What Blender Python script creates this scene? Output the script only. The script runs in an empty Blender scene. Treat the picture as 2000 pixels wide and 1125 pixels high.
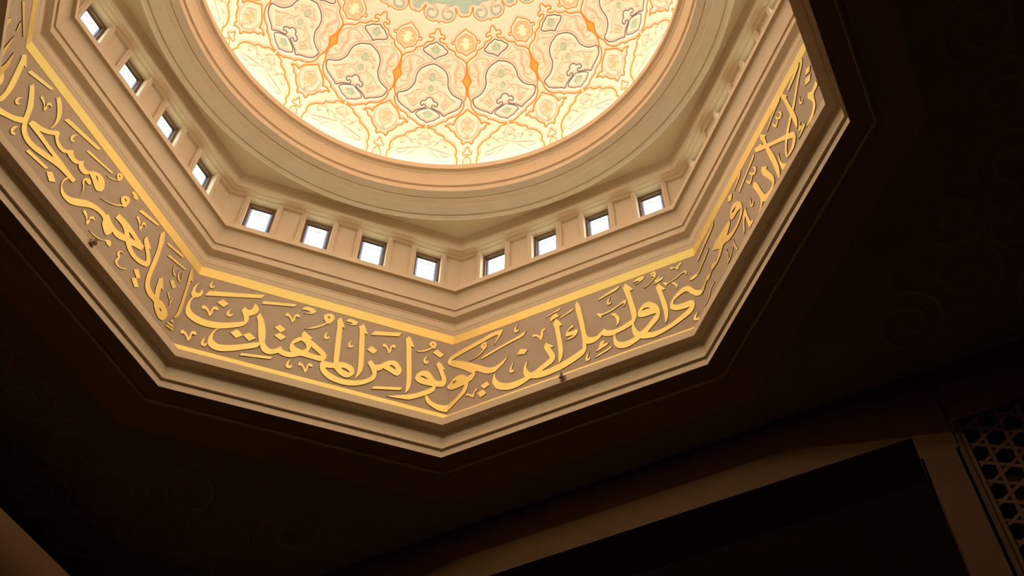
import bpy, bmesh, math, random
from mathutils import Matrix, Vector
from mathutils.geometry import tessellate_polygon
random.seed(7)
SC = bpy.context.scene
COL = SC.collection

# ------------------------------------------------------------------ camera
F=2185.500; PPX,PPY=1118.898,372.803      # focal length and optical centre in pixels of the 2000x1125 frame
CAMU=(2.9247,-11.4574,0.0)                     # camera in drum units (inscription corner radius = 10)
RM=[[0.999173, 0.016266, -0.037274], [0.033408, -0.850942, 0.524196], [-0.023191, -0.525007, -0.850782]]
DTW=0.003399

S, EYE = 0.6, 1.6                                    # metres per drum unit, eye height above the floor
def W(x, y, z): return Vector((S*x, S*y, S*z + EYE))
cd = bpy.data.cameras.new('camera'); cam = bpy.data.objects.new('camera', cd); COL.objects.link(cam)
cd.sensor_width = 36.0; cd.lens = F*36.0/2000.0
cd.shift_x = (1000.0-PPX)/2000.0; cd.shift_y = (PPY-562.5)/2000.0
cd.clip_end = 500
rot = Matrix(RM).transposed().to_4x4()
cam.matrix_world = Matrix.Translation(W(*CAMU)) @ rot
SC.camera = cam

# ------------------------------------------------------------------ sky, lights, exposure
world = bpy.data.worlds.new('sky'); SC.world = world; world.use_nodes = True
bg = world.node_tree.nodes['Background']
bg.inputs['Color'].default_value = (0.80, 0.90, 1.0, 1); bg.inputs['Strength'].default_value = 9.5
SC.view_settings.view_transform = 'Standard'; SC.view_settings.look = 'None'
SC.view_settings.gamma = 1.0; SC.view_settings.use_curve_mapping = False
SC.view_settings.exposure = 0.0
SC.cycles.max_bounces = 10; SC.cycles.diffuse_bounces = 7; SC.cycles.glossy_bounces = 4
SC.cycles.sample_clamp_indirect = 6.0
SC.cycles.use_denoising = True
COVE_WATTS = 64.0
LEDGE_FILL_WATTS = 16.0
LIGHT_COL = (1.0, 0.845, 0.565)
def area_strip(name, loc, a, aim, length, watts, wide=0.10, spread=180):   # warm area strip, for the cove lamps and the added ledge fill; aim = (inward, up)
    ld = bpy.data.lights.new(name, 'AREA'); ld.shape = 'RECTANGLE'; ld.size = length; ld.size_y = wide
    ld.energy = watts; ld.color = LIGHT_COL
    lo = bpy.data.objects.new(name, ld); COL.objects.link(lo); lo.location = loc
    up = Vector((-aim[0]*math.cos(a), -aim[0]*math.sin(a), aim[1])).normalized(); ld.spread = math.radians(spread)
    tx = Vector((-math.sin(a), math.cos(a), 0)); zz = -up; yy = zz.cross(tx)
    lo.rotation_euler = Matrix((tx, yy, zz)).transposed().to_euler()
for k in range(24):                                  # in the cove behind the dome's round lip
    a = math.radians(15*k + 7.5)
    area_strip('cove_lamp', W(7.80*math.cos(a), 7.80*math.sin(a), 32.16), a, (0.30, 1.0), 1.1, COVE_WATTS)
for k in range(8):                                   # added unseen fill on the cornice ledge, brightening the inscription and lower mouldings
    a = math.radians(157.5 - 45*k); d = 9.411*math.cos(math.radians(22.5)) + 0.13
    for u in (-2.4, 0.0, 2.4):
        area_strip('ledge_fill', W(d*math.cos(a) - u*math.sin(a), d*math.sin(a) + u*math.cos(a), 28.45), a, (1.0, -0.30), 1.4, LEDGE_FILL_WATTS, 0.04, 112)

# ------------------------------------------------------------------ materials
def mat(name, col, rough=0.7, metal=0.0, bump=0.0, bscale=40, var=0.0, vscale=3.0):
    m = bpy.data.materials.new(name); m.use_nodes = True
    nt = m.node_tree; p = nt.nodes['Principled BSDF']
    p.inputs['Base Color'].default_value = (*col, 1); p.inputs['Roughness'].default_value = rough
    p.inputs['Metallic'].default_value = metal
    p.inputs['Specular IOR Level'].default_value = 0.3
    tc = nt.nodes.new('ShaderNodeTexCoord')
    if var:
        n = nt.nodes.new('ShaderNodeTexNoise'); n.inputs['Scale'].default_value = vscale; n.inputs['Detail'].default_value = 5
        nt.links.new(tc.outputs['Object'], n.inputs['Vector'])
        r = nt.nodes.new('ShaderNodeValToRGB')
        r.color_ramp.elements[0].position = 0.3; r.color_ramp.elements[1].position = 0.7
        r.color_ramp.elements[0].color = (*[c*(1-var) for c in col], 1); r.color_ramp.elements[1].color = (*[min(1, c*(1+var)) for c in col], 1)
        nt.links.new(n.outputs['Fac'], r.inputs['Fac']); nt.links.new(r.outputs['Color'], p.inputs['Base Color'])
    if bump:
        n2 = nt.nodes.new('ShaderNodeTexNoise'); n2.inputs['Scale'].default_value = bscale; n2.inputs['Detail'].default_value = 4
        nt.links.new(tc.outputs['Object'], n2.inputs['Vector'])
        b = nt.nodes.new('ShaderNodeBump'); b.inputs['Strength'].default_value = bump; b.inputs['Distance'].default_value = 0.01
        nt.links.new(n2.outputs['Fac'], b.inputs['Height']); nt.links.new(b.outputs['Normal'], p.inputs['Normal'])
    return m
M = {
 'plaster': mat('plaster', (0.585, 0.46, 0.31), 0.75, bump=0.08, bscale=60, var=0.03),
 'panel':   mat('panel_plaster', (0.415, 0.315, 0.225), 0.7, bump=0.08, bscale=60, var=0.04),
 'gold':    mat('gold_leaf', (1.0, 0.80, 0.28), 0.36, 0.65, bump=0.03, bscale=25, var=0.02, vscale=6),
 'dome':    mat('dome_ground', (0.53, 0.395, 0.35), 0.8, var=0.02),
 'rib':     mat('plaster_rib', (0.62, 0.525, 0.47), 0.8),
 'orange':  mat('orange_line', (0.44, 0.125, 0.018), 0.7),
 'saffron': mat('saffron', (0.52, 0.20, 0.035), 0.7),
 'mauve':   mat('mauve_line', (0.105, 0.08, 0.095), 0.7),
 'green':   mat('pale_green', (0.23, 0.31, 0.25), 0.8),
 'tan':     mat('tan_shade_line', (0.49, 0.335, 0.245), 0.8),  # shade along the edges of fine plaster ribs, put into the strip colour
 'peach':   mat('peach', (0.46, 0.28, 0.17), 0.8),
 'cream':   mat('cream', (0.56, 0.47, 0.36), 0.8),
 'bluegrey':mat('blue_grey', (0.20, 0.275, 0.26), 0.8),
 'frame':   mat('dark_wood', (0.15, 0.085, 0.045), 0.5),
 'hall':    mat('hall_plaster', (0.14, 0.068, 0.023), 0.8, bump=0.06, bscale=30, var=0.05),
 'ceil':    mat('hall_ceiling', (0.44, 0.41, 0.26), 0.85, var=0.06),
 'relief':  mat('ceiling_relief', (0.56, 0.47, 0.27), 0.8),
 'floor':   mat('carpet', (0.20, 0.15, 0.085), 0.95, bump=0.2, bscale=200, var=0.15),
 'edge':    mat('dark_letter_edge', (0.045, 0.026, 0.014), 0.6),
 'rim':     mat('lit_rim_plaster', (0.66, 0.50, 0.315), 0.75, bump=0.06, bscale=60, var=0.02),  # plaster tinted lighter and warmer, the rim's extra light put into the colour
 'metal':   mat('dull_metal', (0.30, 0.24, 0.18), 0.45, 0.6),
 'glassdark': mat('lens', (0.03, 0.03, 0.03), 0.2),
}
def pane_material():
    # leaded glass: clear middle, pale blue border, two yellow arcs near the head
    m = bpy.data.materials.new('painted_glass'); m.use_nodes = True; nt = m.node_tree; nt.nodes.clear()
    N = nt.nodes.new; L = nt.links.new
    def math_(op, a, b=None, c=None):
        n = N('ShaderNodeMath'); n.operation = op
        for i, v in enumerate((a, b, c)):
            if v is None: continue
            if isinstance(v, (int, float)): n.inputs[i].default_value = v
            else: L(v, n.inputs[i])
        return n.outputs[0]
    tc = N('ShaderNodeTexCoord'); sp = N('ShaderNodeSeparateXYZ'); L(tc.outputs['Object'], sp.inputs[0])
    x, z = sp.outputs['X'], sp.outputs['Z']           # pane centred on its own origin, half size 0.21 x 0.66 m
    ax = math_('ABSOLUTE', x)
    edge = math_('MINIMUM', math_('SUBTRACT', 0.215, ax), math_('SUBTRACT', 0.71, math_('ABSOLUTE', z)))
    border = math_('LESS_THAN', edge, 0.038)
    line = math_('LESS_THAN', math_('ABSOLUTE', math_('SUBTRACT', edge, 0.038)), 0.004)
    dx = math_('SUBTRACT', ax, 0.075); dz = math_('SUBTRACT', z, 0.53)
    rr = math_('SQRT', math_('ADD', math_('MULTIPLY', dx, dx), math_('MULTIPLY', dz, dz)))
    arc = math_('LESS_THAN', math_('ABSOLUTE', math_('SUBTRACT', rr, 0.055)), 0.016)
    arc = math_('MULTIPLY', arc, math_('GREATER_THAN', z, 0.52))
    nz = N('ShaderNodeTexNoise'); nz.inputs['Scale'].default_value = 60; L(tc.outputs['Object'], nz.inputs['Vector'])
    leaf = math_('MULTIPLY', border, math_('GREATER_THAN', nz.outputs['Fac'], 0.52))
    def mix(f, a, b):
        n = N('ShaderNodeMix'); n.data_type = 'RGBA'; L(f, n.inputs['Factor'])
        for s, v in ((n.inputs['A'], a), (n.inputs['B'], b)):
            if isinstance(v, tuple): s.default_value = v
            else: L(v, s)
        return n.outputs['Result']
    c = mix(border, (0.95, 0.97, 0.97, 1), (0.050, 0.056, 0.067, 1))
    c = mix(leaf, c, (0.031, 0.036, 0.048, 1))
    c = mix(arc, c, (0.090, 0.076, 0.034, 1))
    c = mix(line, c, (0.022, 0.026, 0.034, 1))
    t = N('ShaderNodeBsdfTransparent'); L(c, t.inputs['Color'])
    g = N('ShaderNodeBsdfGlossy'); g.inputs['Roughness'].default_value = 0.1
    mx = N('ShaderNodeMixShader'); mx.inputs[0].default_value = 0.05; L(t.outputs[0], mx.inputs[1]); L(g.outputs[0], mx.inputs[2])
    o = N('ShaderNodeOutputMaterial'); L(mx.outputs[0], o.inputs['Surface'])
    return m
M['pane'] = pane_material()

# ------------------------------------------------------------------ helpers
def link(name, me, parent=None, loc=None):
    o = bpy.data.objects.new(name, me); COL.objects.link(o)
    if parent: o.parent = parent
    if loc is not None: o.location = loc
    return o
def mesh(name, verts, faces, m, smooth=False):
    me = bpy.data.meshes.new(name); me.from_pydata([tuple(v) for v in verts], [], faces)
    if m: me.materials.append(M[m])
    if smooth:
        for p in me.polygons: p.use_smooth = True
    me.validate(); me.update(); return me
def obj(name, verts, faces, m, parent=None, org=None, smooth=False, fix=False):
    """world-space vertices; org = the origin the object gets (parents carry no rotation)"""
    po = Vector((0, 0, 0))
    if parent: po = PORG[parent.name]
    org = Vector(org) if org is not None else po
    me = mesh(name, [Vector(v)-org for v in verts], faces, m, smooth)
    if fix:
        bm = bmesh.new(); bm.from_mesh(me); bmesh.ops.recalc_face_normals(bm, faces=bm.faces); bm.to_mesh(me); bm.free()
    o = link(name, me, parent, org-po); PORG[o.name] = org
    return o
PORG = {}
def struct(o): o['kind'] = 'structure'; return o
def thing(name, loc, label, cat, group=None):
    o = bpy.data.objects.new(name, None); COL.objects.link(o); o.location = loc; o.empty_display_size = 0.2
    PORG[o.name] = Vector(loc); o['label'] = label; o['category'] = cat
    if group: o['group'] = group
    return o
def box(c, ex, ey, ez, hx, hy, hz):
    c = Vector(c); vs = []
    for sx in (-1, 1):
        for sy in (-1, 1):
            for sz in (-1, 1): vs.append(c + ex*hx*sx + ey*hy*sy + ez*hz*sz)
    return vs, [(0,1,3,2), (4,6,7,5), (0,4,5,1), (2,3,7,6), (0,2,6,4), (1,5,7,3)]
def merge(parts):
    V, Fc = [], []
    for v, f in parts:
        n = len(V); V += list(v); Fc += [tuple(i+n for i in q) for q in f]
    return V, Fc
def cyl(c, axis, r, h, n=16, r2=None):
    axis = Vector(axis).normalized(); t = axis.orthogonal().normalized(); b = axis.cross(t); c = Vector(c); r2 = r if r2 is None else r2
    v = [c + (t*math.cos(2*math.pi*i/n) + b*math.sin(2*math.pi*i/n))*r for i in range(n)]
    v += [c + axis*h + (t*math.cos(2*math.pi*i/n) + b*math.sin(2*math.pi*i/n))*r2 for i in range(n)]
    f = [(i, (i+1) % n, n+(i+1) % n, n+i) for i in range(n)] + [tuple(range(n))[::-1], tuple(range(n, 2*n))]
    return v, f

CORNERS = 'ABCDEFGH'
def cang(k):                                          # A=180, then clockwise seen from below: B=135, C=90 ...
    i = CORNERS.index(k); return math.radians(180-45*i) + (DTW if i % 2 == 0 else -DTW)
def cpt(k, r): a = cang(k); return Vector((r*math.cos(a), r*math.sin(a)))
SIDES = ['HA', 'AB', 'BC', 'CD', 'DE', 'EF', 'FG', 'GH']
class Side:
    def __init__(s, k):
        s.k = k; a, b = cpt(k[0], 1), cpt(k[1], 1)
        s.t = (b-a).normalized(); m = (a+b)/2; s.n = Vector((s.t.y, -s.t.x))
        if s.n.dot(m) < 0: s.n = -s.n
        s.ap = a.dot(s.n); s.u0 = a.dot(s.t); s.u1 = b.dot(s.t); s.uc = (s.u0+s.u1)/2; s.h = (s.u1-s.u0)/2
    def ad(s, R): return R*s.ap                       # distance of the side's plane from the axis
    def pt(s, u, d, z):                               # u measured from the middle of the side (at that distance), to the right
        p = s.t*(u + s.uc*d/s.ap) + s.n*d; return W(p.x, p.y, z)
    def half(s, d): return s.h*d/s.ap
SIDE = {k: Side(k) for k in SIDES}

def octring(name, prof, m, org=None):
    n = len(prof); V = []; Fc = []
    for k in CORNERS:
        for R, z in prof:
            p = cpt(k, R); V.append(W(p.x, p.y, z))
    for i in range(8):
        j = (i+1) % 8
        for q in range(n-1): Fc.append((i*n+q, j*n+q, j*n+q+1, i*n+q+1))
    return struct(obj(name, V, Fc, m, fix=False))
def roundring(name, prof, m, seg=192):
    n = len(prof); V = []; Fc = []
    for i in range(seg):
        a = 2*math.pi*i/seg
        for R, z in prof: V.append(W(R*math.cos(a), R*math.sin(a), z))
    for i in range(seg):
        j = (i+1) % seg
        for q in range(n-1): Fc.append((i*n+q, j*n+q, j*n+q+1, i*n+q+1))
    return struct(obj(name, V, Fc, m))
def cavetto(r0, z0, r1, z1, n=12):                    # from its foot (r0,z0) up to the lip's underside (r1,z1)
    return [(r1 + (r0-r1)*math.cos(math.pi/2*i/n), z0 + (z1-z0)*math.sin(math.pi/2*i/n)) for i in range(n+1)]

def smooth_path(P, closed=True, maxang=50, n=3):
    m = len(P)
    if closed and m <= 4: return list(P)
    def turn(i):
        a, b, c = P[i-1], P[i], P[(i+1) % m]
        v1 = (b[0]-a[0], b[1]-a[1]); v2 = (c[0]-b[0], c[1]-b[1])
        return abs(math.degrees(math.atan2(v1[0]*v2[1]-v1[1]*v2[0], v1[0]*v2[0]+v1[1]*v2[1])))
    sharp = [turn(i) > maxang for i in range(m)]
    if not closed: sharp[0] = sharp[-1] = True
    out = []
    for i in range(m if closed else m-1):
        p, q = P[i], P[(i+1) % m]; L = math.dist(p, q) or 1e-9; d = (q[0]-p[0], q[1]-p[1])
        def tg(j):
            if sharp[j]: return d
            a, c = P[j-1], P[(j+1) % m]; t = (c[0]-a[0], c[1]-a[1]); l = math.hypot(*t) or 1e-9
            return (t[0]/l*L, t[1]/l*L)
        t0, t1 = tg(i), tg((i+1) % m)
        k = 1 if sharp[i] and sharp[(i+1) % m] else n
        for j in range(k):
            s = j/k; h = (2*s**3-3*s*s+1, s**3-2*s*s+s, -2*s**3+3*s*s, s**3-s*s)
            out.append(tuple(h[0]*p[e]+h[1]*t0[e]+h[2]*q[e]+h[3]*t1[e] for e in (0, 1)))
    if not closed: out.append(P[-1])
    return out

RMM = Matrix(RM); CU = Vector(CAMU)
def ray(px, py):                                      # direction through a pixel of the photograph, in drum units
    return Vector(((px-PPX)/F, -(py-PPY)/F, -1.0)) @ RMM
def to_side(s, px, py, d):                            # pixel -> (u, z) on a side's plane at distance d
    D = ray(px, py); n = Vector((s.n.x, s.n.y, 0)); t = (d-CU.dot(n))/D.dot(n); X = CU + D*t
    return (X.x*s.t.x + X.y*s.t.y - s.uc*d/s.ap, X.z)

# ------------------------------------------------------------------ drum: mouldings, walls, windows
low = [(11.2, 21.08), (9.50, 21.08), (9.52, 21.335), (9.44, 21.34)] + [(9.39+0.135*math.cos(math.radians(a)), 21.64+0.288*math.sin(math.radians(a))) for a in range(-66, 91, 12)] + [(9.175, 21.925), (9.163, 21.925), (9.20, 22.23), (10.05, 22.26)]
octring('trim_1', low, 'plaster')
up = ([(10.03, 26.60), (10.0, 26.60), (9.975, 26.67), (9.96, 26.72), (9.962, 26.745), (9.94, 26.78), (9.925, 27.01), (9.90, 27.03), (9.905, 27.055), (9.93, 27.07), (9.975, 27.085), (9.975, 27.15),
       (9.745, 27.235), (9.76, 27.515), (9.700, 27.52), (9.698, 27.53)] + cavetto(9.698, 27.53, 9.50, 28.10) + [(9.411, 28.105), (9.411, 28.33), (9.43, 28.35), (10.45, 28.36)])
octring('trim_2', up, 'plaster')
fr = [(10.75, 31.05), (10.40, 31.05), (10.265, 31.055), (10.26, 31.09), (10.10, 31.095), (10.095, 31.12), (9.976, 31.124)] + \
     [(9.976-0.191*t, 31.124+0.455*(t**0.85)) for t in (0.15, 0.3, 0.5, 0.7, 0.85, 1.0)] + [(9.70, 31.60)]
octring('trim_3', fr, 'plaster')
rnd = ([(8.86, 31.62), (8.855, 31.42), (8.84, 31.32), (8.81, 31.24), (8.76, 31.18), (8.69, 31.145), (8.60, 31.14), (8.565, 31.18), (8.545, 31.18), (8.53, 31.15), (8.18, 31.15), (8.15, 31.175), (7.975, 31.225), (7.965, 31.26), (7.95, 31.26), (7.935, 31.24), (7.71, 31.275),
        ])
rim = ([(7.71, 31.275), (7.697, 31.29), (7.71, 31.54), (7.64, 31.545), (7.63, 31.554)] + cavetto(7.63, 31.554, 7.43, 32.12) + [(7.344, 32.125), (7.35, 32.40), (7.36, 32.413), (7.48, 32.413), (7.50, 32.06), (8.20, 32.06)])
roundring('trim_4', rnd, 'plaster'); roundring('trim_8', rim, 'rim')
# flat ceiling left between the octagon and the round moulding
V, Fc = [], []
NS = 160
for i in range(NS):
    a = 2*math.pi*i/NS; d2 = Vector((math.cos(a), math.sin(a)))
    ro = min(SIDE[k].ad(9.80)/max(1e-6, d2.dot(SIDE[k].n)) for k in SIDES if d2.dot(SIDE[k].n) > 0.3)
    V += [W(d2.x*8.80, d2.y*8.80, 31.579), W(d2.x*ro, d2.y*ro, 31.579)]
for i in range(NS): j = (i+1) % NS; Fc.append((2*i, 2*j, 2*j+1, 2*i+1))
struct(obj('ceiling_spandrel', V, Fc, 'plaster'))

WNAME = {'HA': 'wall_left', 'AB': 'wall_front_left', 'BC': 'wall_center_left', 'CD': 'wall_center_right', 'DE': 'wall_front_right', 'EF': 'wall_right', 'FG': 'wall_back_right', 'GH': 'wall_back_left'}
WC = [-2.79, -0.93, 0.93, 2.79]; WH, JW = 0.445, 0.17
wn = 0
for k in SIDES:
    s = SIDE[k]; dj, dr = s.ad(10.265), s.ad(10.40); z0, z1 = 28.30, 31.10; zs, zh = 28.45, 31.057
    windows = True
    V, Fc = [], []
    def quad(*p):
        n = len(V); V.extend(s.pt(*q) for q in p); Fc.append((n, n+1, n+2, n+3))
    hw = s.half(dr)
    if windows:
        edges = [-hw] + [e for c in WC for e in (c-WH-JW, c+WH+JW)] + [hw]
        for i in range(0, len(edges), 2): quad((edges[i], dr, z0), (edges[i+1], dr, z0), (edges[i+1], dr, z1), (edges[i], dr, z1))
        for c in WC:
            quad((c-WH-JW, dj, z0), (c+WH+JW, dj, z0), (c+WH+JW, dj, zs), (c-WH-JW, dj, zs))
            de = dj+0.34
            quad((c-WH, dj, zs), (c+WH, dj, zs), (c+WH, de, zs), (c-WH, de, zs))
            quad((c-WH, dj, zh), (c+WH, dj, zh), (c+WH, de, zh), (c-WH, de, zh))
            for e in (-WH, WH): quad((c+e, dj, zs), (c+e, dj, zh), (c+e, de, zh), (c+e, de, zs))
            quad((c-WH-JW, dj+0.02, zh), (c+WH+JW, dj+0.02, zh), (c+WH+JW, dj+0.02, z1), (c-WH-JW, dj+0.02, z1))
    else:
        quad((-hw, dr, z0), (hw, dr, z0), (hw, dr, z1), (-hw, dr, z1))
    wall = struct(obj(WNAME[k], V, Fc, 'plaster', org=s.pt(0, dr, z0)))
    if not windows: continue
    for c in WC:
        for sg in (-1, 1):                            # stepped jamb on each side of the opening
            pr = [(0, dr+0.01), (0, dj+0.035), (0.03, dj+0.02), (0.055, dj+0.02), (0.07, dj), (JW, dj), (JW, dj+0.05)]
            V, Fc = [], []
            for zz in (zs-0.1, zh):
                for a, dd in pr: V.append(s.pt(c+sg*(WH+JW-a), dd, zz))
            m_ = len(pr)
            for i in range(m_-1): Fc.append((i, i+1, m_+i+1, m_+i))
            obj('jamb', V, Fc, 'plaster', parent=wall)
        wn += 1
        de = dj+0.27; ex = Vector((s.t.x, s.t.y, 0)); ey = Vector((s.n.x, s.n.y, 0)); ez = Vector((0, 0, 1))
        wo = bpy.data.objects.new('window_%d' % wn, None); COL.objects.link(wo); wo.location = s.pt(c, de, zs); wo['kind'] = 'structure'
        PORG[wo.name] = Vector(wo.location)
        fw, ft = 0.082, 0.115
        bars = [box(s.pt(c-WH+fw/2, de, (zs+zh)/2), ex, ey, ez, S*fw/2, S*0.04, S*(zh-zs)/2), box(s.pt(c+WH-fw/2, de, (zs+zh)/2), ex, ey, ez, S*fw/2, S*0.04, S*(zh-zs)/2),
                box(s.pt(c, de, zh-ft/2), ex, ey, ez, S*WH, S*0.04, S*ft/2), box(s.pt(c, de, zs+ft/2), ex, ey, ez, S*WH, S*0.04, S*ft/2)]
        V, Fc = merge(bars); obj('frame', V, Fc, 'frame', parent=wo)
        ix, iz0, iz1 = WH-fw, zs+ft, zh-ft; sb = 0.014                     # slim dark glazing bead inside the frame
        beads = [box(s.pt(c+e*(ix-sb/2), de+0.05, (iz0+iz1)/2), ex, ey, ez, S*sb/2, S*0.02, S*(iz1-iz0)/2) for e in (-1, 1)]
        beads += [box(s.pt(c, de+0.05, q), ex, ey, ez, S*ix, S*0.02, S*sb/2) for q in (iz0+sb/2, iz1-sb/2)]
        V, Fc = merge(beads); obj('glazing_bead', V, Fc, 'frame', parent=wo)
        me = mesh('pane', [(-S*ix, 0, -S*(iz1-iz0)/2), (S*ix, 0, -S*(iz1-iz0)/2), (S*ix, 0, S*(iz1-iz0)/2), (-S*ix, 0, S*(iz1-iz0)/2)], [(0, 1, 2, 3)], 'pane')
        po = link('pane', me, wo, s.pt(c, de+0.06, (iz0+iz1)/2)-wo.location); po.rotation_euler = (0, 0, math.atan2(s.t.y, s.t.x))

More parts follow.
